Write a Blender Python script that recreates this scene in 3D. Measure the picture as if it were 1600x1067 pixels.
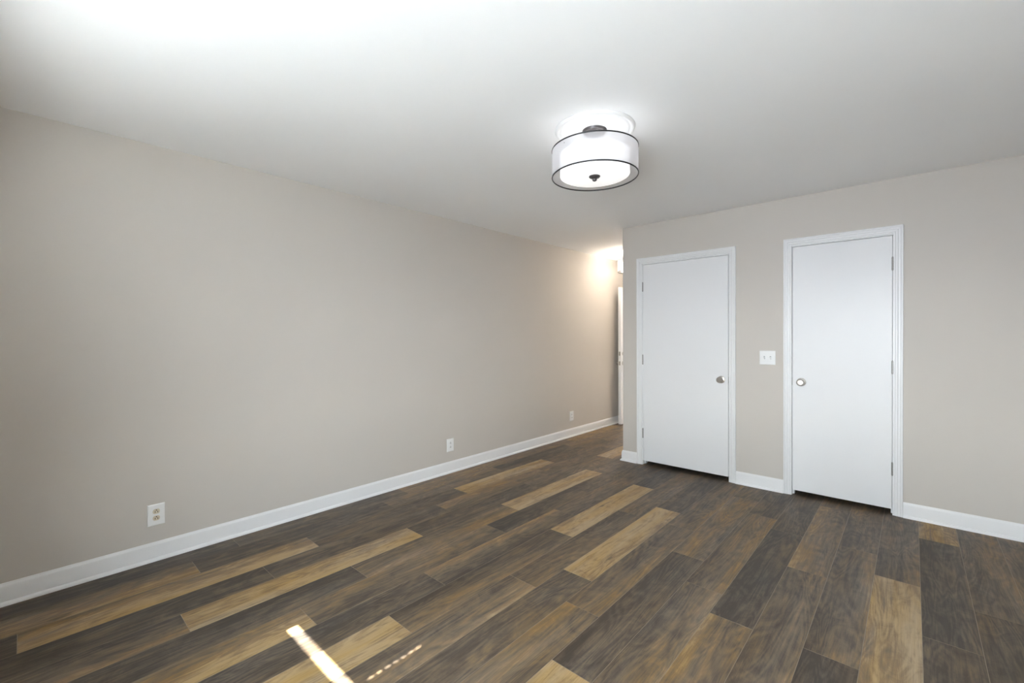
import bpy, bmesh, math, random
from mathutils import Vector, Matrix

random.seed(7)
S = bpy.context.scene
for o in list(bpy.data.objects):
    bpy.data.objects.remove(o, do_unlink=True)
COL = S.collection
R = math.radians

# ------------------------------------------------------------------ camera
YAW, PITCH, ROLL = 0.73598, -0.00741, -0.00399
F = Vector((-math.sin(YAW), math.cos(YAW), 0))
RV = Vector((math.cos(YAW), math.sin(YAW), 0))
U = Vector((0, 0, 1))
F2 = F * math.cos(PITCH) + U * math.sin(PITCH)
U2 = U * math.cos(PITCH) - F * math.sin(PITCH)
R3 = RV * math.cos(ROLL) + U2 * math.sin(ROLL)
U3 = U2 * math.cos(ROLL) - RV * math.sin(ROLL)
cd = bpy.data.cameras.new('camera')
cam = bpy.data.objects.new('camera', cd)
COL.objects.link(cam)
M = Matrix((R3, U3, -F2)).transposed().to_4x4()
M.translation = Vector((0, 0, 1.3065))
cam.matrix_world = M
cd.sensor_fit = 'HORIZONTAL'
cd.sensor_width = 36
cd.lens = 690.86 / 1600 * 36
cd.shift_y = -2.18 / 1600
cd.clip_start = 0.02
S.camera = cam

# ------------------------------------------------------------------ light, exposure
S.view_settings.view_transform = 'Standard'
S.view_settings.look = 'None'
S.view_settings.gamma = 1
S.view_settings.exposure = 0.88
S.cycles.use_denoising = True
S.cycles.max_bounces = 16
S.cycles.diffuse_bounces = 8
S.cycles.transparent_max_bounces = 16
S.cycles.caustics_reflective = False
S.cycles.caustics_refractive = False

SKY_STRENGTH = 36.0
SUN_STRENGTH = 55.0
SUN_ELEV = math.atan(0.6745)
w = bpy.data.worlds.new('daylight')
S.world = w
w.use_nodes = True
wb = w.node_tree.nodes['Background']
wt = w.node_tree                      # bright hazy sky over duller ground
wg = wt.nodes.new('ShaderNodeTexCoord')
wx = wt.nodes.new('ShaderNodeSeparateXYZ')
wr = wt.nodes.new('ShaderNodeValToRGB')
wm = wt.nodes.new('ShaderNodeMapRange')
wm.inputs[1].default_value, wm.inputs[2].default_value = -1, 1
wt.links.new(wg.outputs['Generated'], wx.inputs[0])
wt.links.new(wx.outputs[2], wm.inputs[0])
wt.links.new(wm.outputs[0], wr.inputs[0])
wt.links.new(wr.outputs[0], wb.inputs[0])
we = wr.color_ramp.elements
we[0].position, we[0].color = 0.485, (0.50, 0.54, 0.61, 1)
we[1].position, we[1].color = 1.0, (0.62, 0.80, 1.0, 1)
wh = we.new(0.515)
wh.color = (0.95, 1.0, 1.04, 1)
wb.inputs[1].default_value = SKY_STRENGTH

sd = bpy.data.lights.new('sun', 'SUN')
sd.energy = SUN_STRENGTH
sd.angle = R(0.53)
sd.color = (1.0, 0.97, 0.93)
sun = bpy.data.objects.new('sun', sd)
COL.objects.link(sun)
sun.rotation_euler = Vector((0, math.cos(SUN_ELEV), -math.sin(SUN_ELEV))).to_track_quat('-Z', 'Y').to_euler()

# ------------------------------------------------------------------ room numbers
XL, XR = -3.305, 0.75          # left wall, right wall (inner faces)
YB, YD, YE = -0.30, 4.2353, 6.75   # back wall, door wall, hall end wall
XC = -2.260                    # corner where the hall starts
H = 2.44
T = 0.115
W1 = (-2.138, -0.942, 0.7043, 1.95)   # window 1 in the back wall: x0 x1 z0 z1
W2 = (-0.80, 0.08, 0.62, 2.06)      # unseen window added for fill light, back wall right behind the camera


def portal(name, loc, rot, sx, sy):
    d = bpy.data.lights.new(name, 'AREA')
    d.shape = 'RECTANGLE'
    d.size, d.size_y = sx, sy
    d.cycles.is_portal = True
    o = bpy.data.objects.new(name, d)
    COL.objects.link(o)
    o.location = loc
    o.rotation_euler = rot


portal('window_portal', ((W1[0] + W1[1]) / 2, YB - T - 0.02, (W1[2] + W1[3]) / 2), (R(90), 0, 0), W1[1] - W1[0], W1[3] - W1[2])
portal('window_portal', ((W2[0] + W2[1]) / 2, YB - T - 0.02, (W2[2] + W2[3]) / 2), (R(90), 0, 0), W2[1] - W2[0], W2[3] - W2[2])


# ------------------------------------------------------------------ materials
def mat(name, col=(0.8, 0.8, 0.8), rough=0.5, metal=0.0, spec=0.5, emit=None, est=0.0):
    m = bpy.data.materials.new(name)
    m.use_nodes = True
    b = m.node_tree.nodes['Principled BSDF']
    b.inputs['Base Color'].default_value = (*col, 1)
    b.inputs['Roughness'].default_value = rough
    b.inputs['Metallic'].default_value = metal
    b.inputs['Specular IOR Level'].default_value = spec
    if emit:
        b.inputs['Emission Color'].default_value = (*emit, 1)
        b.inputs['Emission Strength'].default_value = est
    return m


def paint(name, col, rough, bump=0.02, scale=260, vary=0.02):
    """roller-textured paint: fine bump and a very faint colour unevenness"""
    m = mat(name, col, rough, spec=0.35)
    nt = m.node_tree
    b = nt.nodes['Principled BSDF']
    tc = nt.nodes.new('ShaderNodeNewGeometry')
    n = nt.nodes.new('ShaderNodeTexNoise')
    n.inputs['Scale'].default_value = scale
    n.inputs['Detail'].default_value = 3
    nt.links.new(tc.outputs['Position'], n.inputs['Vector'])
    bp = nt.nodes.new('ShaderNodeBump')
    bp.inputs['Strength'].default_value = bump
    bp.inputs['Distance'].default_value = 0.002
    nt.links.new(n.outputs['Fac'], bp.inputs['Height'])
    nt.links.new(bp.outputs['Normal'], b.inputs['Normal'])
    n2 = nt.nodes.new('ShaderNodeTexNoise')
    n2.inputs['Scale'].default_value = 1.3
    n2.inputs['Detail'].default_value = 2
    nt.links.new(tc.outputs['Position'], n2.inputs['Vector'])
    mx = nt.nodes.new('ShaderNodeMix')
    mx.data_type = 'RGBA'
    mx.inputs[6].default_value = (*[c * (1 - vary) for c in col], 1)
    mx.inputs[7].default_value = (*[min(1, c * (1 + vary)) for c in col], 1)
    nt.links.new(n2.outputs['Fac'], mx.inputs[0])
    nt.links.new(mx.outputs[2], b.inputs['Base Color'])
    return m


M_wall = paint('greige_wall_paint', (0.582, 0.543, 0.496), 0.62, 0.06)
M_ceil = paint('white_ceiling_paint', (0.86, 0.86, 0.86), 0.85, 0.05)
M_trim = paint('white_trim_paint', (0.80, 0.80, 0.80), 0.34, 0.015, 120, 0.006)
M_door = paint('white_door_paint', (0.79, 0.79, 0.795), 0.38, 0.02, 90, 0.006)
M_plate = mat('white_plastic', (0.82, 0.82, 0.81), 0.3)
M_almond = mat('almond_plastic', (0.66, 0.58, 0.44), 0.35)
M_slot = mat('dark_slot', (0.03, 0.025, 0.02), 0.6)
M_nickel = mat('brushed_nickel', (0.50, 0.47, 0.43), 0.30, 1.0)
M_hinge = mat('satin_hinge_metal', (0.36, 0.35, 0.33), 0.38, 1.0)
M_bronze = mat('dark_nickel_metal', (0.11, 0.10, 0.10), 0.42, 0.6)
M_black = mat('black_trim', (0.012, 0.012, 0.013), 0.45)
M_dark = mat('closet_shade_dark', (0.05, 0.05, 0.05), 0.9)  # shade inside the closets put into the colour, so door gaps stay black
M_blind = mat('dark_grey_blind_slat', (0.11, 0.11, 0.115), 0.5)
M_out = mat('exterior_paving', (0.35, 0.34, 0.32), 0.9)


def mix_mat(name, a, b, fac):
    m = bpy.data.materials.new(name)
    m.use_nodes = True
    nt = m.node_tree
    nt.nodes.clear()
    out = nt.nodes.new('ShaderNodeOutputMaterial')
    mx = nt.nodes.new('ShaderNodeMixShader')
    mx.inputs[0].default_value = fac
    A, B = nt.nodes.new(a[0]), nt.nodes.new(b[0])
    A.inputs['Color'].default_value = (*a[1], 1)
    B.inputs['Color'].default_value = (*b[1], 1)
    nt.links.new(A.outputs[0], mx.inputs[1])
    nt.links.new(B.outputs[0], mx.inputs[2])
    nt.links.new(mx.outputs[0], out.inputs[0])
    return m


M_glass = mix_mat('window_glass', ('ShaderNodeBsdfTransparent', (0.97, 0.98, 0.98)), ('ShaderNodeBsdfGlossy', (0.9, 0.95, 1)), 0.05)
M_glass.node_tree.nodes['Glossy BSDF'].inputs['Roughness'].default_value = 0.02
M_organza = mix_mat('sheer_organza', ('ShaderNodeBsdfTransparent', (0.96, 0.96, 0.97)), ('ShaderNodeBsdfTranslucent', (0.86, 0.86, 0.88)), 0.58)


def glow(name, col, st):
    return mat(name, (0.8, 0.8, 0.8), 0.6, emit=col, est=st)


M_shade = glow('lit_white_shade', (0.985, 0.98, 1.0), 0.33)
M_diff = glow('lit_white_diffuser', (1.0, 0.995, 0.99), 0.38)
M_shade_w = glow('lit_warm_shade', (1.0, 0.87, 0.72), 5.6)
M_bulb = glow('lit_frosted_bulb', (0.95, 0.96, 1.0), 2.3)
M_bulb_w = glow('lit_warm_bulb', (1.0, 0.87, 0.72), 270.0)


def wood():
    m = bpy.data.materials.new('rustic_vinyl_plank')
    m.use_nodes = True
    nt = m.node_tree
    N, L = nt.nodes, nt.links
    b = N['Principled BSDF']

    def node(t, **k):
        n = N.new(t)
        for a, v in k.items():
            setattr(n, a, v)
        return n

    def math_(op, a, c, clamp=False):
        n = node('ShaderNodeMath', operation=op, use_clamp=clamp)
        for i, x in enumerate((a, c)):
            if isinstance(x, (int, float)):
                n.inputs[i].default_value = x
            else:
                L.new(x, n.inputs[i])
        return n.outputs[0]

    at = node('ShaderNodeAttribute', attribute_name='plank')
    sp = node('ShaderNodeSeparateColor')
    L.new(at.outputs['Color'], sp.inputs[0])
    tone, seed, edge = sp.outputs[0], sp.outputs[1], sp.outputs[2]
    geo = node('ShaderNodeNewGeometry')
    xyz = node('ShaderNodeSeparateXYZ')
    L.new(geo.outputs['Position'], xyz.inputs[0])

    def tex(sx, sy, off, detail, dist=0.0, rough=0.55):
        cx = node('ShaderNodeCombineXYZ')
        L.new(math_('ADD', math_('MULTIPLY', xyz.outputs[0], sx), math_('MULTIPLY', seed, 37.0 + off)), cx.inputs[0])
        L.new(math_('ADD', math_('MULTIPLY', xyz.outputs[1], sy), math_('MULTIPLY', seed, 91.0 + off)), cx.inputs[1])
        L.new(math_('MULTIPLY', seed, 13.0), cx.inputs[2])
        n = node('ShaderNodeTexNoise')
        n.inputs['Scale'].default_value = 1.0
        n.inputs['Detail'].default_value = detail
        n.inputs['Distortion'].default_value = dist
        n.inputs['Roughness'].default_value = rough
        L.new(cx.outputs[0], n.inputs['Vector'])
        return n.outputs['Fac']

    streak = tex(17, 1.5, 3, 6, 0.6, 0.62)
    cloud = tex(8, 4.2, 11, 6, 1.6, 0.72)
    low = tex(7.5, 0.95, 5, 2, 0.6)
    rings = math_('SINE', math_('MULTIPLY', low, 95.0), 0.0)
    grain = tex(330, 11, 7, 3, 0.0, 0.6)
    fibre = tex(75, 3.2, 17, 5, 0.3, 0.75)
    crack = tex(34, 2.2, 41, 6, 1.4, 0.7)
    hue = tex(9, 1.3, 23, 3, 0.4)
    t = math_('ADD', math_('MULTIPLY', math_('SUBTRACT', streak, 0.5), 0.95), tone)
    t = math_('ADD', t, math_('MULTIPLY', math_('SUBTRACT', cloud, 0.5), 0.95))
    t = math_('ADD', t, math_('MULTIPLY', rings, 0.085))
    t = math_('ADD', t, math_('MULTIPLY', math_('SUBTRACT', fibre, 0.5), 0.85), True)
    cr = node('ShaderNodeValToRGB')
    e = cr.color_ramp.elements
    e[0].position, e[0].color = 0.0, (0.058, 0.046, 0.035, 1)
    e[1].position, e[1].color = 1.0, (0.400, 0.282, 0.145, 1)
    for p_, c_ in ((0.22, (0.100, 0.077, 0.056)), (0.45, (0.164, 0.120, 0.078)), (0.70, (0.245, 0.165, 0.085))):
        x = e.new(p_)
        x.color = (*c_, 1)
    L.new(t, cr.inputs[0])
    # some boards lean grey, some lean red-brown
    hs = node('ShaderNodeHueSaturation')
    L.new(cr.outputs[0], hs.inputs['Color'])
    L.new(math_('ADD', math_('MULTIPLY', hue, 1.1), 0.46), hs.inputs['Saturation'])
    mul = node('ShaderNodeMix', data_type='RGBA', blend_type='MULTIPLY')
    mul.inputs[0].default_value = 1.0
    L.new(hs.outputs[0], mul.inputs[6])
    g = math_('ADD', math_('MULTIPLY', grain, 0.62), 0.69)
    gc = node('ShaderNodeCombineColor')
    for i in range(3):
        L.new(g, gc.inputs[i])
    L.new(gc.outputs[0], mul.inputs[7])
    # knots and short dark checks
    cx = node('ShaderNodeCombineXYZ')
    L.new(math_('ADD', math_('MULTIPLY', xyz.outputs[0], 7.0), math_('MULTIPLY', seed, 53.0)), cx.inputs[0])
    L.new(math_('ADD', math_('MULTIPLY', xyz.outputs[1], 2.2), math_('MULTIPLY', seed, 29.0)), cx.inputs[1])
    wn = node('ShaderNodeTexNoise')
    wn.inputs['Scale'].default_value = 5.0
    L.new(cx.outputs[0], wn.inputs['Vector'])
    wv = node('ShaderNodeVectorMath', operation='MULTIPLY_ADD')
    L.new(wn.outputs['Color'], wv.inputs[0])
    wv.inputs[1].default_value = (0.35, 0.35, 0)
    L.new(cx.outputs[0], wv.inputs[2])
    vo = node('ShaderNodeTexVoronoi')
    vo.inputs['Scale'].default_value = 1.0
    L.new(wv.outputs[0], vo.inputs['Vector'])
    kn = node('ShaderNodeMapRange')
    kn.inputs[1].default_value, kn.inputs[2].default_value = 0.03, 0.10
    kn.inputs[3].default_value, kn.inputs[4].default_value = 0.55, 0.0
    L.new(vo.outputs['Distance'], kn.inputs[0])
    ck = node('ShaderNodeMapRange')
    ck.inputs[1].default_value, ck.inputs[2].default_value = 0.36, 0.27
    ck.inputs[3].default_value, ck.inputs[4].default_value = 0.0, 0.6
    L.new(crack, ck.inputs[0])
    km = node('ShaderNodeMix', data_type='RGBA')
    L.new(math_('MAXIMUM', kn.outputs[0], ck.outputs[0]), km.inputs[0])
    L.new(mul.outputs[2], km.inputs[6])
    km.inputs[7].default_value = (0.045, 0.031, 0.022, 1)
    sm = node('ShaderNodeMix', data_type='RGBA')
    L.new(math_('MULTIPLY', edge, 0.85), sm.inputs[0])
    L.new(km.outputs[2], sm.inputs[6])
    sm.inputs[7].default_value = (0.26, 0.21, 0.155, 1)
    L.new(sm.outputs[2], b.inputs['Base Color'])
    ro = math_('ADD', math_('MULTIPLY', fibre, 0.16), 0.40)
    L.new(ro, b.inputs['Roughness'])
    b.inputs['Specular IOR Level'].default_value = 0.34
    bp = node('ShaderNodeBump')
    bp.inputs['Strength'].default_value = 0.10
    bp.inputs['Distance'].default_value = 0.001
    L.new(grain, bp.inputs['Height'])
    L.new(bp.outputs[0], b.inputs['Normal'])
    return m


M_wood = wood()


# ------------------------------------------------------------------ helpers
def link(name, me, parent=None):
    o = bpy.data.objects.new(name, me)
    COL.objects.link(o)
    if parent:
        o.parent = parent
    return o


def obj(name, bm, m, parent=None, smooth=False, loc=None):
    bmesh.ops.recalc_face_normals(bm, faces=bm.faces[:])
    me = bpy.data.meshes.new(name)
    bm.to_mesh(me)
    bm.free()
    for x in (m if isinstance(m, (list, tuple)) else [m]):
        me.materials.append(x)
    if smooth:
        for p in me.polygons:
            p.use_smooth = True
        me.set_sharp_from_angle(angle=R(35))
    o = link(name, me, parent)
    if loc:
        o.location = loc
    return o


def tag(o, label=None, cat=None, group=None, kind=None):
    if label:
        o['label'] = label
    if cat:
        o['category'] = cat
    if group:
        o['group'] = group
    if kind:
        o['kind'] = kind
    return o


def empty(name, loc, label, cat, group=None, kind=None):
    o = link(name, None)
    o.location = loc
    o.empty_display_size = 0.05
    return tag(o, label, cat, group, kind)


def box(bm, x0, x1, y0, y1, z0, z1, bevel=0.0):
    r = bmesh.ops.create_cube(bm, size=1)
    vs = r['verts']
    for v in vs:
        v.co = Vector((x0 + (v.co.x + .5) * (x1 - x0), y0 + (v.co.y + .5) * (y1 - y0), z0 + (v.co.z + .5) * (z1 - z0)))
    if bevel:
        es = list({e for v in vs for e in v.link_edges})
        bmesh.ops.bevel(bm, geom=es, offset=bevel, segments=2, profile=0.5, affect='EDGES')


def boxes(*bs, bevel=0.0):
    bm = bmesh.new()
    for b in bs:
        box(bm, *b, bevel=bevel)
    return bm


def lathe(prof, seg=48, bm=None, axis='Z', centre=(0, 0, 0), cap=True):
    """prof: (radius, height) pairs, turned about the axis"""
    bm = bm or bmesh.new()
    c = Vector(centre)

    def P(r, h, a):
        x, y = r * math.cos(a), r * math.sin(a)
        return c + (Vector((x, y, h)) if axis == 'Z' else Vector((x, -h, y)) if axis == '-Y' else Vector((h, x, y)))
    rings = []
    for r, h in prof:
        if r < 1e-6:
            rings.append([bm.verts.new(P(0, h, 0))])
        else:
            rings.append([bm.verts.new(P(r, h, 2 * math.pi * i / seg)) for i in range(seg)])
    for A, B in zip(rings, rings[1:]):
        for i in range(seg):
            j = (i + 1) % seg
            q = [A[i % len(A)], A[j % len(A)], B[j % len(B)], B[i % len(B)]]
            q2 = []
            for v in q:
                if v not in q2:
                    q2.append(v)
            if len(q2) >= 3:
                bm.faces.new(q2)
    return bm


def torus(Rr, r, z, centre, seg=96, ms=10):
    bm = bmesh.new()
    vs = []
    for i in range(seg):
        a = 2 * math.pi * i / seg
        vs.append([bm.verts.new((centre[0] + (Rr + r * math.cos(2 * math.pi * k / ms)) * math.cos(a),
                                 centre[1] + (Rr + r * math.cos(2 * math.pi * k / ms)) * math.sin(a),
                                 z + r * 1.3 * math.sin(2 * math.pi * k / ms))) for k in range(ms)])
    for i in range(seg):
        for k in range(ms):
            bm.faces.new((vs[i][k], vs[(i + 1) % seg][k], vs[(i + 1) % seg][(k + 1) % ms], vs[i][(k + 1) % ms]))
    return bm


def sweep(path, prof, bm=None):
    """sweep a (offset to the path's left, z) profile along a flat polyline with mitred corners"""
    bm = bm or bmesh.new()
    P = [Vector((*p, 0)) for p in path]
    rings = []
    for i, p in enumerate(P):
        ds = []
        if i > 0:
            ds.append((P[i] - P[i - 1]).normalized())
        if i < len(P) - 1:
            ds.append((P[i + 1] - P[i]).normalized())
        ns = [Vector((-d.y, d.x, 0)) for d in ds]
        n = ns[0] if len(ns) == 1 else (ns[0] + ns[1]) / (1 + ns[0].dot(ns[1]))
        rings.append([bm.verts.new((p.x + n.x * d, p.y + n.y * d, z)) for d, z in prof])
    for A, B in zip(rings, rings[1:]):
        for k in range(len(prof)):
            q = (k + 1) % len(prof)
            bm.faces.new((A[k], A[q], B[q], B[k]))
    bm.faces.new(rings[0])
    bm.faces.new(rings[-1][::-1])
    return bm


# ------------------------------------------------------------------ floor of staggered planks
ROW0, PITCHW = -3.120, 0.1855
ROWS = {
    0: ([-.32, .90, 2.15, 3.37, 4.60], [(.2, .2), (.1, .12), (.2, .3), (.65, .5), (.35, .45), (.75, .6)]),
    1: ([.65, 1.90, 3.14, 4.37], [(.30, .85), (.15, .25), (.5, .35), (.08, .3), (.5, .35)]),
    2: ([-.03, 1.23, 2.48, 3.69, 4.9], [(.1, .1), (.55, .95), (.2, .3), (.95, .75), (.15, .3), (.5, .4)]),
    3: ([-.32, .905, 2.14, 3.39, 4.6], [(.1, .1), (.10, .18), (.2, .3), (.6, .3), (.3, .35), (.4, .4)]),
    4: ([.487, 1.75, 2.98, 4.21], [(.15, .6), (.75, 1.0), (.15, .3), (.35, .3), (.9, .7)]),
    5: ([.02, 1.245, 2.49, 3.70], [(.2, .2), (.03, .3), (.25, .6), (.85, .9), (.3, .3)]),
    6: ([-.35, .885, 2.148, 3.38], [(.2, .2), (.45, .95), (.6, .25), (.06, .2), (.3, .3)]),
    7: ([.24, 1.48, 2.69, 3.90], [(.3, .3), (.2, .22), (.65, .12), (.3, .22), (.2, .2)]),
    8: ([-.09, 1.14, 2.39, 3.60], [(.3, .3), (.95, .85), (.08, .55), (.85, 1.0), (.15, .2)]),
    9: ([.56, 1.78, 2.993, 4.21], [(.3, .3), (.25, .65), (.2, .45), (.45, .3), (.3, .3)]),
    10: ([.80, 2.024, 3.24, 4.46], [(.3, .3), (.25, .35), (1.0, .9), (.18, .2), (.3, .3)]),
    11: ([.57, 1.787, 3.0, 4.2], [(.3, .3), (.6, .4), (.25, .55), (.25, .45), (.3, .3)]),
    12: ([.2, 1.424, 2.638, 3.87], [(.5, .5), (.95, .95), (.03, .3), (.5, .4), (.3, .3)]),
    13: ([1.14, 2.36, 3.58], [(.4, .4), (.25, .55), (.22, .55), (.2, .2)]),
    14: ([.945, 2.165, 3.39], [(.5, .5), (.7, .35), (.06, .2), (.2, .25)]),
    15: ([.43, 1.67, 2.893, 4.1], [(.3, .3), (.3, .5), (.25, .42), (.6, .35), (.3, .3)]),
    16: ([.96, 2.18, 3.40], [(.3, .3), (.03, .2), (.18, .5), (.25, .3)]),
    17: ([.67, 1.89, 3.11], [(.3, .3), (.3, .3), (.75, .85), (.2, .42)]),
    18: ([1.39, 2.61, 3.86], [(.3, .3), (.12, .15), (.1, .2), (.7, .7)]),
    19: ([1.79, 3.01], [(.3, .3), (.18, .15), (.25, .42)]),
}


def build_floor():
    bm = bmesh.new()
    lay = bm.loops.layers.float_color.new('plank')
    y0, y1 = YB - T, YE + T
    x_hi = XR + T
    rnd = random.Random(3)
    g, d = 0.0011, 0.0007
    for r in range(0, 24):
        xa = XL - T if r == 0 else ROW0 + PITCHW * (r - 1)
        xb = ROW0 + PITCHW * r
        if xa >= x_hi:
            break
        xb = min(xb, x_hi)
        if r in ROWS:
            js, tn = ROWS[r]
            js, tn = list(js), list(tn)
        else:
            js, tn = [rnd.uniform(0, 1.2) + 1.22 * k for k in range(1)], [(.3, .3)]
            js = [js[0] + 1.22 * k for k in range(6)]
            tn = [(rnd.uniform(.05, .5), rnd.uniform(.1, .6)) for _ in range(7)]
        while js[-1] + 1.22 < y1 - .1:
            js.append(js[-1] + 1.22)
            tn.append((rnd.uniform(.15, .55), rnd.uniform(.15, .55)))
        ys = [y0] + [j for j in js if y0 + .05 < j < y1] + [y1]
        drop = len([j for j in js if j <= y0 + .05])
        tn = tn[drop:]
        for i in range(len(ys) - 1):
            a, b_ = ys[i], ys[i + 1]
            tl, tr = tn[min(i, len(tn) - 1)]
            sd_ = rnd.random()
            co = [(xa, a, -d), (xb, a, -d), (xb, b_, -d), (xa, b_, -d)]
            ci = [(xa + g, a + g, 0), (xb - g, a + g, 0), (xb - g, b_ - g, 0), (xa + g, b_ - g, 0)]
            vo = [bm.verts.new(c) for c in co]
            vi = [bm.verts.new(c) for c in ci]
            f = bm.faces.new(vi)
            for l, tt in zip(f.loops, (tl, tr, tr, tl)):
                l[lay] = (tt, sd_, 0, 1)
            for k in range(4):
                f = bm.faces.new((vo[k], vo[(k + 1) % 4], vi[(k + 1) % 4], vi[k]))
                for l in f.loops:
                    l[lay] = ((tl + tr) / 2, sd_, 1, 1)
    vs = [bm.verts.new(c) for c in ((XL - T, y0, -.12), (x_hi, y0, -.12), (x_hi, y1, -.12), (XL - T, y1, -.12))]
    bm.faces.new(vs)
    me = bpy.data.meshes.new('floor')
    bm.to_mesh(me)
    bm.free()
    me.materials.append(M_wood)
    o = link('floor', me)
    tag(o, 'floor of mixed dark brown and tan wood-look planks with staggered ends', 'floor', kind='structure')
    return o


build_floor()


def struct(name, bm, m, label, cat, parent=None, smooth=False):
    o = obj(name, bm, m, parent, smooth)
    if not parent:
        tag(o, label, cat, kind='structure')
    return o


# ------------------------------------------------------------------ shell
struct('ceiling', boxes((XL - T, XR + T, YB - T, YE + T, H, H + .12)), M_ceil, 'flat white painted ceiling over the whole room', 'ceiling')
struct('wall_left', boxes((XL - T, XL, YB - T, YE + T, 0, H)), M_wall, 'long greige wall with three electrical outlets above a white baseboard', 'wall')
z0, z1 = W1[2], W1[3]
struct('wall_back', boxes((XL, W1[0], YB - T, YB, 0, H), (W1[1], W2[0], YB - T, YB, 0, H), (W2[1], XR + T, YB - T, YB, 0, H),
                          (W1[0], W1[1], YB - T, YB, 0, z0), (W1[0], W1[1], YB - T, YB, z1, H), (W2[0], W2[1], YB - T, YB, 0, z0), (W2[0], W2[1], YB - T, YB, z1, H)),
       M_wall, 'greige wall behind the camera with a window behind a blind and an added fill-light window', 'wall')
struct('wall_right', boxes((XR, XR + T, YB, YD + .8, 0, H)), M_wall, 'plain greige wall outside the picture at right', 'wall')

# doors: leaf x0, x1, hinge side
D1 = (-2.032, -1.223)
D2 = (-0.729, -0.109)
LEAF_Z = (0.042, 2.030)
GAP, JT = 0.004, 0.019          # leaf clearance, jamb thickness
JZ = LEAF_Z[1] + GAP            # underside of the head jamb
o1 = (D1[0] - GAP - JT, D1[1] + GAP + JT)
o2 = (D2[0] - GAP - JT, D2[1] + GAP + JT)
ZO = JZ + JT
struct('wall_front', boxes((XC, o1[0], YD, YD + T, 0, H), (o1[1], o2[0], YD, YD + T, 0, H), (o2[1], XR, YD, YD + T, 0, H),
                           (o1[0], o1[1], YD, YD + T, ZO, H), (o2[0], o2[1], YD, YD + T, ZO, H)),
       M_wall, 'greige wall holding the two white flush doors', 'wall')
struct('wall_hall', boxes((XC, XC + T, YD + T, YE, 0, H)), M_wall, 'greige wall on the right side of the short hall, behind the corner', 'wall')
EX = (-3.215, -2.345)           # entry door opening in the hall's end wall
struct('wall_end', boxes((XL, EX[0], YE, YE + T, 0, H), (EX[1], XC + T, YE, YE + T, 0, H), (EX[0], EX[1], YE, YE + T, 2.06, H)),
       M_wall, 'greige end wall of the hall around the entry doorway', 'wall')
# unseen enclosure added outside the entry to cut daylight in the hall
struct('daylight_block_wall', boxes((XL - .8, XC + .9, YE + 1.7, YE + 1.8, -.02, 2.5), (XL - .8, XL - .7, YE + T, YE + 1.7, -.02, 2.5), (XC + .8, XC + .9, YE + T, YE + 1.7, -.02, 2.5)), M_wall, 'greige walls added outside the entry door to keep daylight out of the hall', 'wall')
struct('daylight_block_roof', boxes((XL - .8, XC + .9, YE + T, YE + 1.8, 2.5, 2.6)), M_ceil, 'white lid added outside the entry door to keep skylight out of the hall', 'roof')
# closets behind the two doors
struct('wall_closet', boxes((XC + T, XR, YD + .78, YD + .8, 0, H), (-1.02, -.94, YD + T, YD + .78, 0, H)), M_dark,
       'closet partition behind the two closed doors, coloured dark for the shade inside', 'wall')
# slab outside the entry, under the added enclosure
struct('porch_slab', boxes((XL - .8, XC + .9, YE + T, YE + 1.8, -.12, -.02)), M_out, 'concrete porch slab outside the entry doorway', 'slab')

# unseen roof added outside the fill window to keep the sun off it
t_ = empty('sun_block_roof', (0, YB - T, 0), 'flat roof on two posts, added to keep the sun off the fill window', 'added roof', kind='structure')
for nm, b in (('roof_panel', (-.88, .75, -2.62, -.005, 2.38, 2.46)), ('post', (-.86, -.77, -2.58, -2.49, 0, 2.38)), ('post', (.62, .71, -2.58, -2.49, 0, 2.38))):
    obj(nm, boxes(b), M_trim, t_)
struct('patio_slab', boxes((XL - 1, XR + 2.5, YB - T - 4, YB - T, -.12, -.02)), M_out, 'concrete patio slab outside the back wall', 'slab')

# ------------------------------------------------------------------ baseboards with shoe moulding
BASE = [(0, 0), (.012, 0), (.012, .082), (.0105, .089), (.0105, .093), (.008, .098), (.0055, .103), (.004, .108), (0, .108)]
SHOE = [(.012, 0), (.024, 0), (.024, .006), (.0225, .0115), (.019, .016), (.0155, .0185), (.012, .019)]


def baseboard(name, path, label):
    o = struct(name, sweep(path, BASE), M_trim, label, 'baseboard', smooth=True)
    obj('shoe_molding', sweep(path, SHOE), M_trim, o, True)
    return o


CO1 = (D1[0] - .009 - .059, D1[1] + .007 + .058)   # outer edges of the casings
CO2 = (D2[0] - .006 - .058, D2[1] + .003 + .058)
baseboard('baseboard_left', [(XL, YE), (XL, YB)], 'white baseboard running the length of the long left wall')
baseboard('baseboard_hall', [(CO1[0], YD), (XC, YD), (XC, YE)], 'short white baseboard wrapping the corner left of the wider door')
baseboard('baseboard_front', [(CO2[0], YD), (CO1[1], YD)], 'white baseboard between the two doors, under the light switch')
baseboard('baseboard_right', [(XR, YB), (XR, YD), (CO2[1], YD)], 'white baseboard right of the narrow door')
baseboard('baseboard_back', [(XL, YB), (XR, YB)], 'white baseboard along the wall behind the camera')

# ------------------------------------------------------------------ doors
CAS = [(0, .0), (0, .0085), (.0025, .0110), (.0125, .0112), (.0140, .0092), (.0165, .0128), (.0265, .0138), (.0282, .0112), (.0312, .0158), (.0425, .0164), (.0442, .0140), (.0475, .0176), (.0545, .0176), (.0575, .0150), (.058, 0)]


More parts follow.
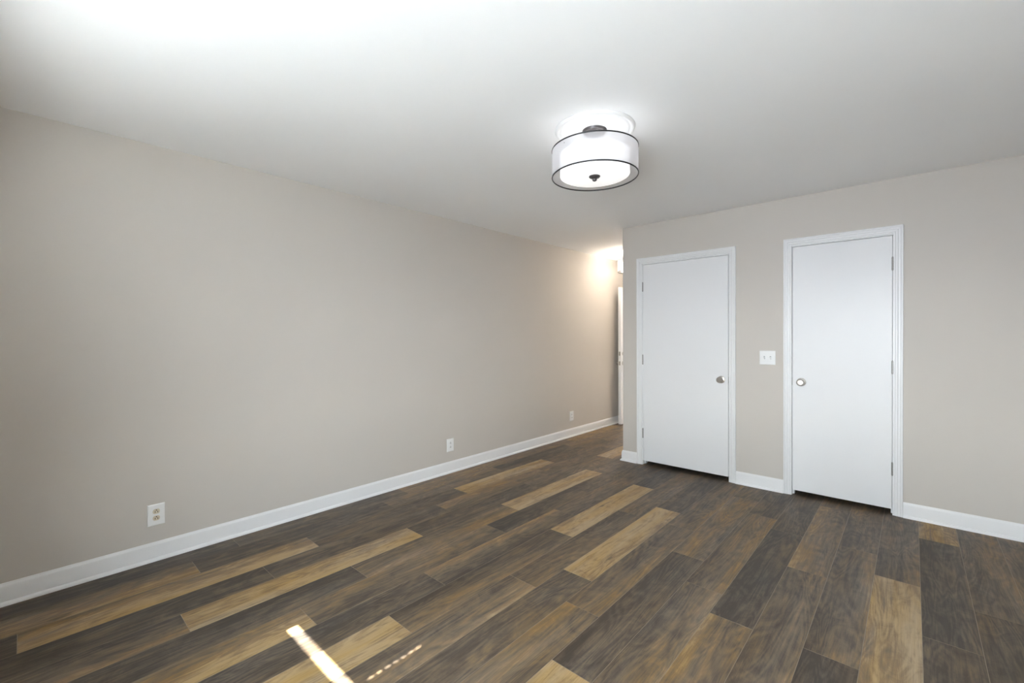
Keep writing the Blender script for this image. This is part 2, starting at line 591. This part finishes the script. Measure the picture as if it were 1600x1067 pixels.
def casing(parent, xi0, xi1, zi, y, wscale0=1.0):
    """mitred three-sided casing on the wall face y, front towards -Y"""
    bm = bmesh.new()
    st = [(xi0, 0.0, -1, 0), (xi0, zi, -1, 1), (xi1, zi, 1, 1), (xi1, 0.0, 1, 0)]
    rings = [[bm.verts.new((x + sx * u, y - t_, z + sz * u)) for u, t_ in CAS] for x, z, sx, sz in st]
    for A, B in zip(rings, rings[1:]):
        for k in range(len(CAS)):
            q = (k + 1) % len(CAS)
            bm.faces.new((A[k], A[q], B[q], B[k]))
    bm.faces.new(rings[0])
    bm.faces.new(rings[-1][::-1])
    return obj('door_casing', bm, M_trim, parent)


def knob(parent, x, y, z, s=-1):
    """round knob with rosette; s=-1 faces -Y"""
    prof = [(0.0, 0), (.0325, 0), (.0325, .003), (.030, .0065), (.022, .009), (.0135, .012), (.0115, .020), (.0125, .026), (.019, .031), (.0255, .037),
            (.0280, .045), (.0272, .052), (.0235, .0575), (.0205, .0590), (.0195, .0580), (.0120, .0582), (0.0, .0585)]
    bm = lathe(prof, 40, axis='-Y', centre=(x, y, z))
    return obj('door_knob', bm, M_nickel, parent, True)


def hinge(parent, x, y, z0, z1, side):
    bm = bmesh.new()
    r = .0062
    n = 5
    hgt = (z1 - z0 - .008) / n
    for k in range(n):
        a = z0 + .004 + k * hgt
        lathe([(0, 0), (r - .0006, 0), (r, .0006), (r, hgt - .0012), (r - .0006, hgt - .0006), (0, hgt - .0006)], 16, bm, centre=(x, y - r * .75, a))
    for zz in (z0, z1 - .004):
        lathe([(0, 0), (.003, 0), (.0045, .002), (.003, .004), (0, .004)], 12, bm, centre=(x, y - r * .75, zz))
    # leaves let into the edge of door and jamb
    box(bm, x - .0015, x + .0015, y, y + .03, z0 + .004, z1 - .004)
    return obj('hinge', bm, M_hinge, parent, True)


def flush_door(name, leaf, hinge_side, hz, kx, kz, label, cas_in):
    root = empty(name, ((leaf[0] + leaf[1]) / 2, YD, 0), label, 'door', kind='structure')
    root_inv = Vector(root.location)

    def add(o):
        o.location = -root_inv
        return o
    yf = YD - 0.002                       # face of the leaf
    lf = add(obj('door_leaf', boxes((leaf[0], leaf[1], yf, yf + .035, LEAF_Z[0], LEAF_Z[1]), bevel=.0012), M_door, root))
    # jamb: two legs, head and stops
    jb = bmesh.new()
    a, b_ = leaf[0] - GAP, leaf[1] + GAP
    box(jb, a - JT + .0005, a, YD - .0005, YD + T, 0, JZ)
    box(jb, b_, b_ + JT - .0005, YD - .0005, YD + T, 0, JZ)
    box(jb, a - JT + .0005, b_ + JT - .0005, YD - .0005, YD + T, JZ, JZ + JT - .0005)
    ys = yf + .038
    box(jb, a, a + .011, ys, ys + .035, 0, JZ)
    box(jb, b_ - .011, b_, ys, ys + .035, 0, JZ)
    box(jb, a + .011, b_ - .011, ys, ys + .035, JZ - .011, JZ)
    add(obj('door_jamb', jb, M_trim, root))
    c = casing(root, cas_in[0], cas_in[1], JZ + .008, YD)
    add(c)
    k = knob(lf, kx, yf, kz)
    hx = leaf[0] - GAP / 2 - .001 if hinge_side < 0 else leaf[1] + GAP / 2 + .001
    for za, zb in hz:
        hinge(lf, hx, yf, za, zb, hinge_side)
    # latch plate on the leaf edge, strike plate on the jamb
    ex = leaf[1] if hinge_side < 0 else leaf[0]
    jx = b_ if hinge_side < 0 else a
    s = 1 if hinge_side < 0 else -1
    bm = boxes((min(ex, ex + s * .0012), max(ex, ex + s * .0012), yf + .004, yf + .030, kz - .028, kz + .028))
    obj('latch_plate', bm, M_hinge, lf)
    xs = sorted((jx, jx - s * .0012))
    xt = sorted((jx - s * .0012, jx + s * .008))
    bm = boxes((xs[0], xs[1], YD - .001, yf + .036, kz - .03, kz + .03), (xt[0], xt[1], YD - .0028, YD - .0008, kz - .026, kz + .026))
    add(obj('strike_plate', bm, M_hinge, root))
    return root


flush_door('door_1', D1, -1, ((1.759, 1.857), (1.018, 1.122), (.270, .373)), -1.283, .912,
           'wider white flush door next to the hall corner, knob on its right', (D1[0] - .009, D1[1] + .007))
flush_door('door_2', D2, 1, ((1.775, 1.877), (1.024, 1.124), (.285, .385)), -0.668, .930,
           'narrower white flush door right of the light switch, knob on its left', (D2[0] - .006, D2[1] + .003))

# entry door standing open along the hall's left wall
e = empty('door_3', (EX[0] + .004, YE, 0), 'white entry door standing open at the far end of the hall', 'door', kind='structure')
LY0, LY1 = 5.862, YE - .012
LX0, LX1 = -3.204, -3.160


def sub(o, root=e):
    o.location = -Vector(root.location)
    return o


def entry_leaf():
    bm = bmesh.new()
    box(bm, LX0, LX1, LY0, LY1, .015, 2.028, bevel=.0015)
    return bm


leaf3 = sub(obj('door_leaf', entry_leaf(), M_door, e))
zk, zd = .912, 1.053
for s, xf in ((-1, LX0), (1, LX1)):
    prof = [(0, 0), (.032, 0), (.032, .004), (.022, .009), (.0125, .012), (.0115, .028), (.019, .034), (.027, .044), (.0275, .052), (.022, .060), (0, .062)]
    bm = lathe([(r, h * s) for r, h in prof], 28, axis='X', centre=(xf, LY0 + .065, zk))
    obj('door_knob', bm, M_nickel, leaf3, True)
    prof = [(0, 0), (.030, 0), (.029, .008), (.026, .012), (0, .0125)] if s < 0 else [(0, 0), (.028, 0), (.027, .006), (.008, .008), (.008, .022), (0, .022)]
    bm = lathe([(r, h * s) for r, h in prof], 28, axis='X', centre=(xf, LY0 + .065, zd))
    obj('deadbolt', bm, M_nickel, leaf3, True)
for zc, hh in ((zk, .029), (zd, .029)):
    bm = boxes((LX0 + .009, LX1 - .009, LY0 - .0012, LY0 + .001, zc - hh, zc + hh))
    obj('latch_plate', bm, M_hinge, leaf3)
jb = bmesh.new()
box(jb, EX[0] - .0, EX[0] + .004, YE + .02, YE + T, 0, 2.04)
box(jb, EX[1] - .018, EX[1], YE, YE + T, 0, 2.04)
box(jb, EX[0], EX[1], YE, YE + T, 2.042, 2.06)
sub(obj('door_jamb', jb, M_trim, e))
sub(obj('threshold', boxes((EX[0] + .004, EX[1] - .018, YE, YE + T, 0, .014), bevel=.003), M_hinge, e))
for z in (.25, 1.02, 1.80):
    bm = lathe([(0, 0), (.006, 0), (.006, .1), (0, .1)], 14, centre=(LX0 + .004, LY1 + .006, z))
    obj('hinge', bm, M_hinge, leaf3, True)


# ------------------------------------------------------------------ outlets and switch
def outlet(y, z, w_, h_, m_face, label):
    root = empty('electrical_outlet', (XL, y, z), label, 'outlet', 'outlets on the long left wall')

    bm = bmesh.new()
    t_ = .0055
    o_ = [(-w_ / 2, -h_ / 2), (w_ / 2, -h_ / 2), (w_ / 2, h_ / 2), (-w_ / 2, h_ / 2)]
    lv = []
    for x, ins in ((0, 0), (t_ * .45, 0), (t_ * .85, .0025), (t_, .006)):
        lv.append([bm.verts.new((x, a - math.copysign(ins, a), b - math.copysign(ins, b))) for a, b in o_])
    for A, B in zip(lv, lv[1:]):
        for i in range(4):
            bm.faces.new((A[i], A[(i + 1) % 4], B[(i + 1) % 4], B[i]))
    bm.faces.new(lv[-1])
    bm.faces.new(lv[0][::-1])
    obj('cover_plate', bm, M_plate, root)
    for s in (1, -1):
        zc = s * .0195
        bm = bmesh.new()
        pts = []
        for i in range(40):
            a = 2 * math.pi * i / 40
            pts.append((.0172 * math.cos(a), max(-.0142, min(.0142, .0172 * math.sin(a)))))
        lo = [bm.verts.new((t_ - .001, a, zc + b)) for a, b in pts]
        hi = [bm.verts.new((t_ + .0022, a * .95, zc + b * .95)) for a, b in pts]
        bm.faces.new(hi)
        for i in range(40):
            bm.faces.new((lo[i], lo[(i + 1) % 40], hi[(i + 1) % 40], hi[i]))
        rc = obj('receptacle', bm, m_face, root)
        xf = t_ + .0022
        bm = bmesh.new()
        box(bm, xf - .001, xf + .0003, -.0077, -.0047, zc - .0062, zc + .0022)
        box(bm, xf - .001, xf + .0003, .0047, .0077, zc - .0068, zc + .0022)
        lathe([(0, -.001), (.0030, -.001), (.0030, .0003), (0, .0003)], 16, bm, axis='X', centre=(xf, 0, zc + .0078))
        obj('slots', bm, M_slot, rc)
    bm = lathe([(0, 0), (.0032, 0), (.0026, .001), (0, .0012)], 16, axis='X', centre=(t_, 0, 0))
    obj('screw', bm, M_plate, root, True)
    return root


outlet(.516, .2675, .081, .124, M_almond, 'nearest outlet on the left wall, white plate with almond sockets')
outlet(2.753, .2655, .084, .123, M_plate, 'middle outlet on the left wall, all white')
outlet(4.804, .2675, .084, .123, M_plate, 'farthest outlet on the left wall, white, near the hall')

sx, sz, sw, sh = -.9115, 1.1205, .120, .119
root = empty('light_switch', (sx, YD, sz), 'white double toggle light switch on the wall between the two doors', 'light switch')
bm = bmesh.new()
lv = []
for yy, ins in ((0, 0), (-.0028, 0), (-.005, .0025), (-.006, .006)):
    lv.append([bm.verts.new((a * (sw / 2 - ins), yy, b * (sh / 2 - ins))) for a, b in ((-1, -1), (1, -1), (1, 1), (-1, 1))])
for A, B in zip(lv, lv[1:]):
    for i in range(4):
        bm.faces.new((A[i], A[(i + 1) % 4], B[(i + 1) % 4], B[i]))
bm.faces.new(lv[-1])
bm.faces.new(lv[0][::-1])
plate = obj('cover_plate', bm, M_plate, root)
for s in (-1, 1):
    x = s * .023
    obj('toggle_slot', boxes((x - .0052, x + .0052, -.0063, -.0058, -.0125, .0125)), mat('switch_slot_grey', (.28, .28, .28), .5), plate)
    bm = bmesh.new()
    v = [(-.0042, -.006, -.0075), (.0042, -.006, -.0075), (.0042, -.006, .0075), (-.0042, -.006, .0075),
         (-.0034, -.0165, -.0125), (.0034, -.0165, -.0125), (.0034, -.0185, -.0060), (-.0034, -.0185, -.0060)]
    v = [bm.verts.new((x + a, b, c)) for a, b, c in v]
    for f in ((0, 1, 2, 3), (4, 5, 6, 7), (0, 1, 5, 4), (1, 2, 6, 5), (2, 3, 7, 6), (3, 0, 4, 7)):
        bm.faces.new([v[i] for i in f])
    obj('toggle', bm, M_plate, root)
    for zz in (-.030, .030):
        obj('screw', lathe([(0, 0), (.0028, 0), (.0022, .0009), (0, .001)], 14, axis='-Y', centre=(x, -.006, zz)), M_plate, root, True)


# ------------------------------------------------------------------ ceiling lights
def drum_light(cx, cy, shade_m, diff_m, label, bulb_m):
    Z = H
    root = empty('ceiling_light', (cx, cy, Z), label, 'ceiling light', 'drum ceiling lights')

    def A(name, bm, m, parent=root, smooth=True):
        o = obj(name, bm, m, parent, smooth)
        return o
    ZB, ZT, RO, RI = 2.184 - Z, 2.329 - Z, .232, .188
    A('canopy', lathe([(0, -.0225), (.03, -.0225), (.050, -.021), (.061, -.017), (.0655, -.010), (.067, -.004), (.067, -.0005), (0, -.0005)], 56), M_bronze)
    A('stem', lathe([(0, -.022), (.010, -.022), (.010, -.11), (.016, -.112), (.016, -.135), (.006, -.137), (.006, ZB - Z * 0 + .004), (0, ZB + .004)], 24), M_bronze)
    # inner lit drum and its bottom diffuser
    A('inner_shade', lathe([(RI, ZB + .006), (RI, ZT - .020), (RI - .002, ZT - .020), (RI - .002, ZB + .006)], 96), shade_m)
    A('diffuser', lathe([(0, ZB + .0035), (RI - .004, ZB + .0035), (RI, ZB + .006), (RI, ZB + .008), (0, ZB + .006)], 96), diff_m)
    outer = A('outer_shade', lathe([(RO, ZB), (RO, ZT)], 96), M_organza)
    for z in (ZB, ZT):
        A('trim_ring', torus(RO, .0029, z, (0, 0)), M_black, outer)
    # spider arms that carry the drums
    bm = bmesh.new()
    for k in range(3):
        a = R(20 + 120 * k)
        d = Vector((math.cos(a), math.sin(a), 0))
        n = Vector((-d.y, d.x, 0)) * .0022
        zz = ZT - .022
        q = []
        for r_, in ((.012,), (RO,)):
            for dz in (0, .004):
                q.append([d * r_ + n + Vector((0, 0, zz + dz)), d * r_ - n + Vector((0, 0, zz + dz))])
        vs = [bm.verts.new(c) for pair in q for c in pair]
        for f in ((0, 1, 3, 2), (4, 5, 7, 6), (0, 1, 5, 4), (2, 3, 7, 6), (0, 2, 6, 4), (1, 3, 7, 5)):
            bm.faces.new([vs[i] for i in f])
    A('spider_arm', bm, M_bronze, smooth=False)
    A('finial', lathe([(0, ZB + .004), (.030, ZB + .003), (.031, ZB - .001), (.026, ZB - .006), (.014, ZB - .010), (.0115, ZB - .013), (.0125, ZB - .018), (.0105, ZB - .023), (.004, ZB - .026), (0, ZB - .0265)], 32), M_bronze)
    for k in range(2):
        a = R(60 + 180 * k)
        bx, by = .085 * math.cos(a), .085 * math.sin(a)
        b_ = A('bulb', lathe([(0, -.225), (.014, -.222), (.023, -.210), (.026, -.196), (.022, -.180), (.013, -.168), (.012, -.158), (0, -.158)], 20, centre=(bx, by, 0)), bulb_m)
    return root


LC = (-1.296, 2.112)
drum_light(*LC, M_shade, M_diff, 'lit white drum ceiling light with thin black rims, in the middle of the room', M_bulb)
drum_light(-2.78, 5.56, M_shade_w, M_shade_w, 'small warm drum ceiling light in the hall, half hidden by the corner', M_bulb_w)
prof = [(0, -.0002), (0, -.005), (.150, -.005), (.172, -.0055), (.178, -.0085), (.183, -.0085), (.188, -.006), (.194, -.0075), (.200, -.0125), (.207, -.0125), (.212, -.0090), (.2155, -.0035), (.2165, -.0002)]
med = obj('ceiling_medallion', lathe(prof, 128), M_trim, None, True, (*LC, H))
tag(med, 'round white ceiling medallion behind the drum light in the room', 'ceiling medallion')

# ------------------------------------------------------------------ windows (behind the camera; the right one added for fill light)
def window(name, origin, rot, w_, h_, label):
    """opening w_ x h_, local x along the wall, local y into the room, z up; origin = lower left of the opening on the room face"""
    root = empty(name, origin, label, 'window', kind='structure')
    root.rotation_euler = (0, 0, rot)
    fr = boxes((0, .03, -T, -.055, 0, h_), (w_ - .03, w_, -T, -.055, 0, h_), (.03, w_ - .03, -T, -.055, 0, .03), (.03, w_ - .03, -T, -.055, h_ - .03, h_))
    obj('window_frame', fr, M_trim, root)
    hm = h_ / 2
    for a, b_, yy in ((.03, hm + .02, -.085), (hm - .02, h_ - .03, -.105)):
        s = obj('sash', boxes((.03, .068, yy, yy + .02, a, b_), (w_ - .068, w_ - .03, yy, yy + .02, a, b_), (.068, w_ - .068, yy, yy + .02, a, a + .038), (.068, w_ - .068, yy, yy + .02, b_ - .038, b_)), M_trim, root)
        obj('pane', boxes((.068, w_ - .068, yy + .008, yy + .012, a + .038, b_ - .038)), M_glass, s)
    # drywall-return sill with a nosing
    obj('window_sill', boxes((-.03, w_ + .03, -.0, .012, -.022, 0.0), (0, w_, -.055, 0.0, -.022, 0.0)), M_trim, root)
    return root


window('window_1', (W1[0], YB, W1[2]), 0, W1[1] - W1[0], W1[3] - W1[2], 'left window in the wall behind the camera, its blind not quite down')
window('fill_window', (W2[0], YB, W2[2]), 0, W2[1] - W2[0], W2[3] - W2[2], 'bare window added behind the camera for fill light, under an added sun-blocking roof')  # unseen, added to light the door wall from the front

# venetian blinds; the nearly level slats of the left one let a slit of sun in under the bottom rail
BY = YB - .035
tanE = math.tan(SUN_ELEV)
RAIL = (.820 - BY + .0125) * tanE


def venetian(W, rail_z, tilt, slat_m, holes, label):
    blind = empty('window_blind', ((W[0] + W[1]) / 2, BY, W[3]), label, 'blind')

    def bsub(o):
        o.location = -Vector(blind.location)
        return o
    xa, xb = W[0] + .004, W[1] - .004
    xm = (xa + xb) / 2
    bsub(obj('headrail', boxes((xa, xb, BY - .014, BY + .014, W[3] - .03, W[3] - .001)), M_blind, blind))
    bsub(obj('bottom_rail', boxes((xa, xb, BY - .0125, BY + .0125, rail_z, rail_z + .012), bevel=.002), M_blind, blind))
    bm = bmesh.new()
    SP, HW, th = .0245, .0125, .0004
    ct, st = math.cos(tilt), math.sin(tilt)     # positive tilt: room-side edge up
    z = rail_z + .036 - SP
    k = -1

    def strip(x0, x1, u0, u1):
        n = 4
        top, bot = [], []
        for i in range(n + 1):
            u = u0 + (u1 - u0) * i / n
            cr = .0012 * (1 - (u / HW) ** 2)
            for lst, c in ((top, cr + th), (bot, cr)):
                lst.append((BY + u * ct - c * st, z + u * st + c * ct))
        ring = top + bot[::-1]
        A = [bm.verts.new((x0, a, b)) for a, b in ring]
        B = [bm.verts.new((x1, a, b)) for a, b in ring]
        for i in range(len(ring)):
            j = (i + 1) % len(ring)
            bm.faces.new((A[i], A[j], B[j], B[i]))
        bm.faces.new(A)
        bm.faces.new(B[::-1])
    while z < W[3] - .04:
        if 0 <= k < holes:
            g = .005
            strip(xa, xm - g, -HW, HW)
            strip(xm + g, xb, -HW, HW)
            strip(xm - g, xm + g, -HW, -.0032)
            strip(xm - g, xm + g, .0032, HW)
        else:
            strip(xa, xb, -HW, HW)
        k += 1
        z += SP
    bsub(tag(obj('slats', bm, slat_m, blind), kind='stuff'))
    for x in (xa + .12, xb - .12):
        for yy in (BY - .0135, BY + .0135):
            bsub(obj('ladder_cord', boxes((x - .0006, x + .0006, yy - .0006, yy + .0006, rail_z + .006, W[3] - .03)), M_blind, blind))
    return blind


venetian(W1, RAIL, R(66), M_blind, 7, 'dark grey horizontal blind stopping short of the sill in the left window behind the camera')
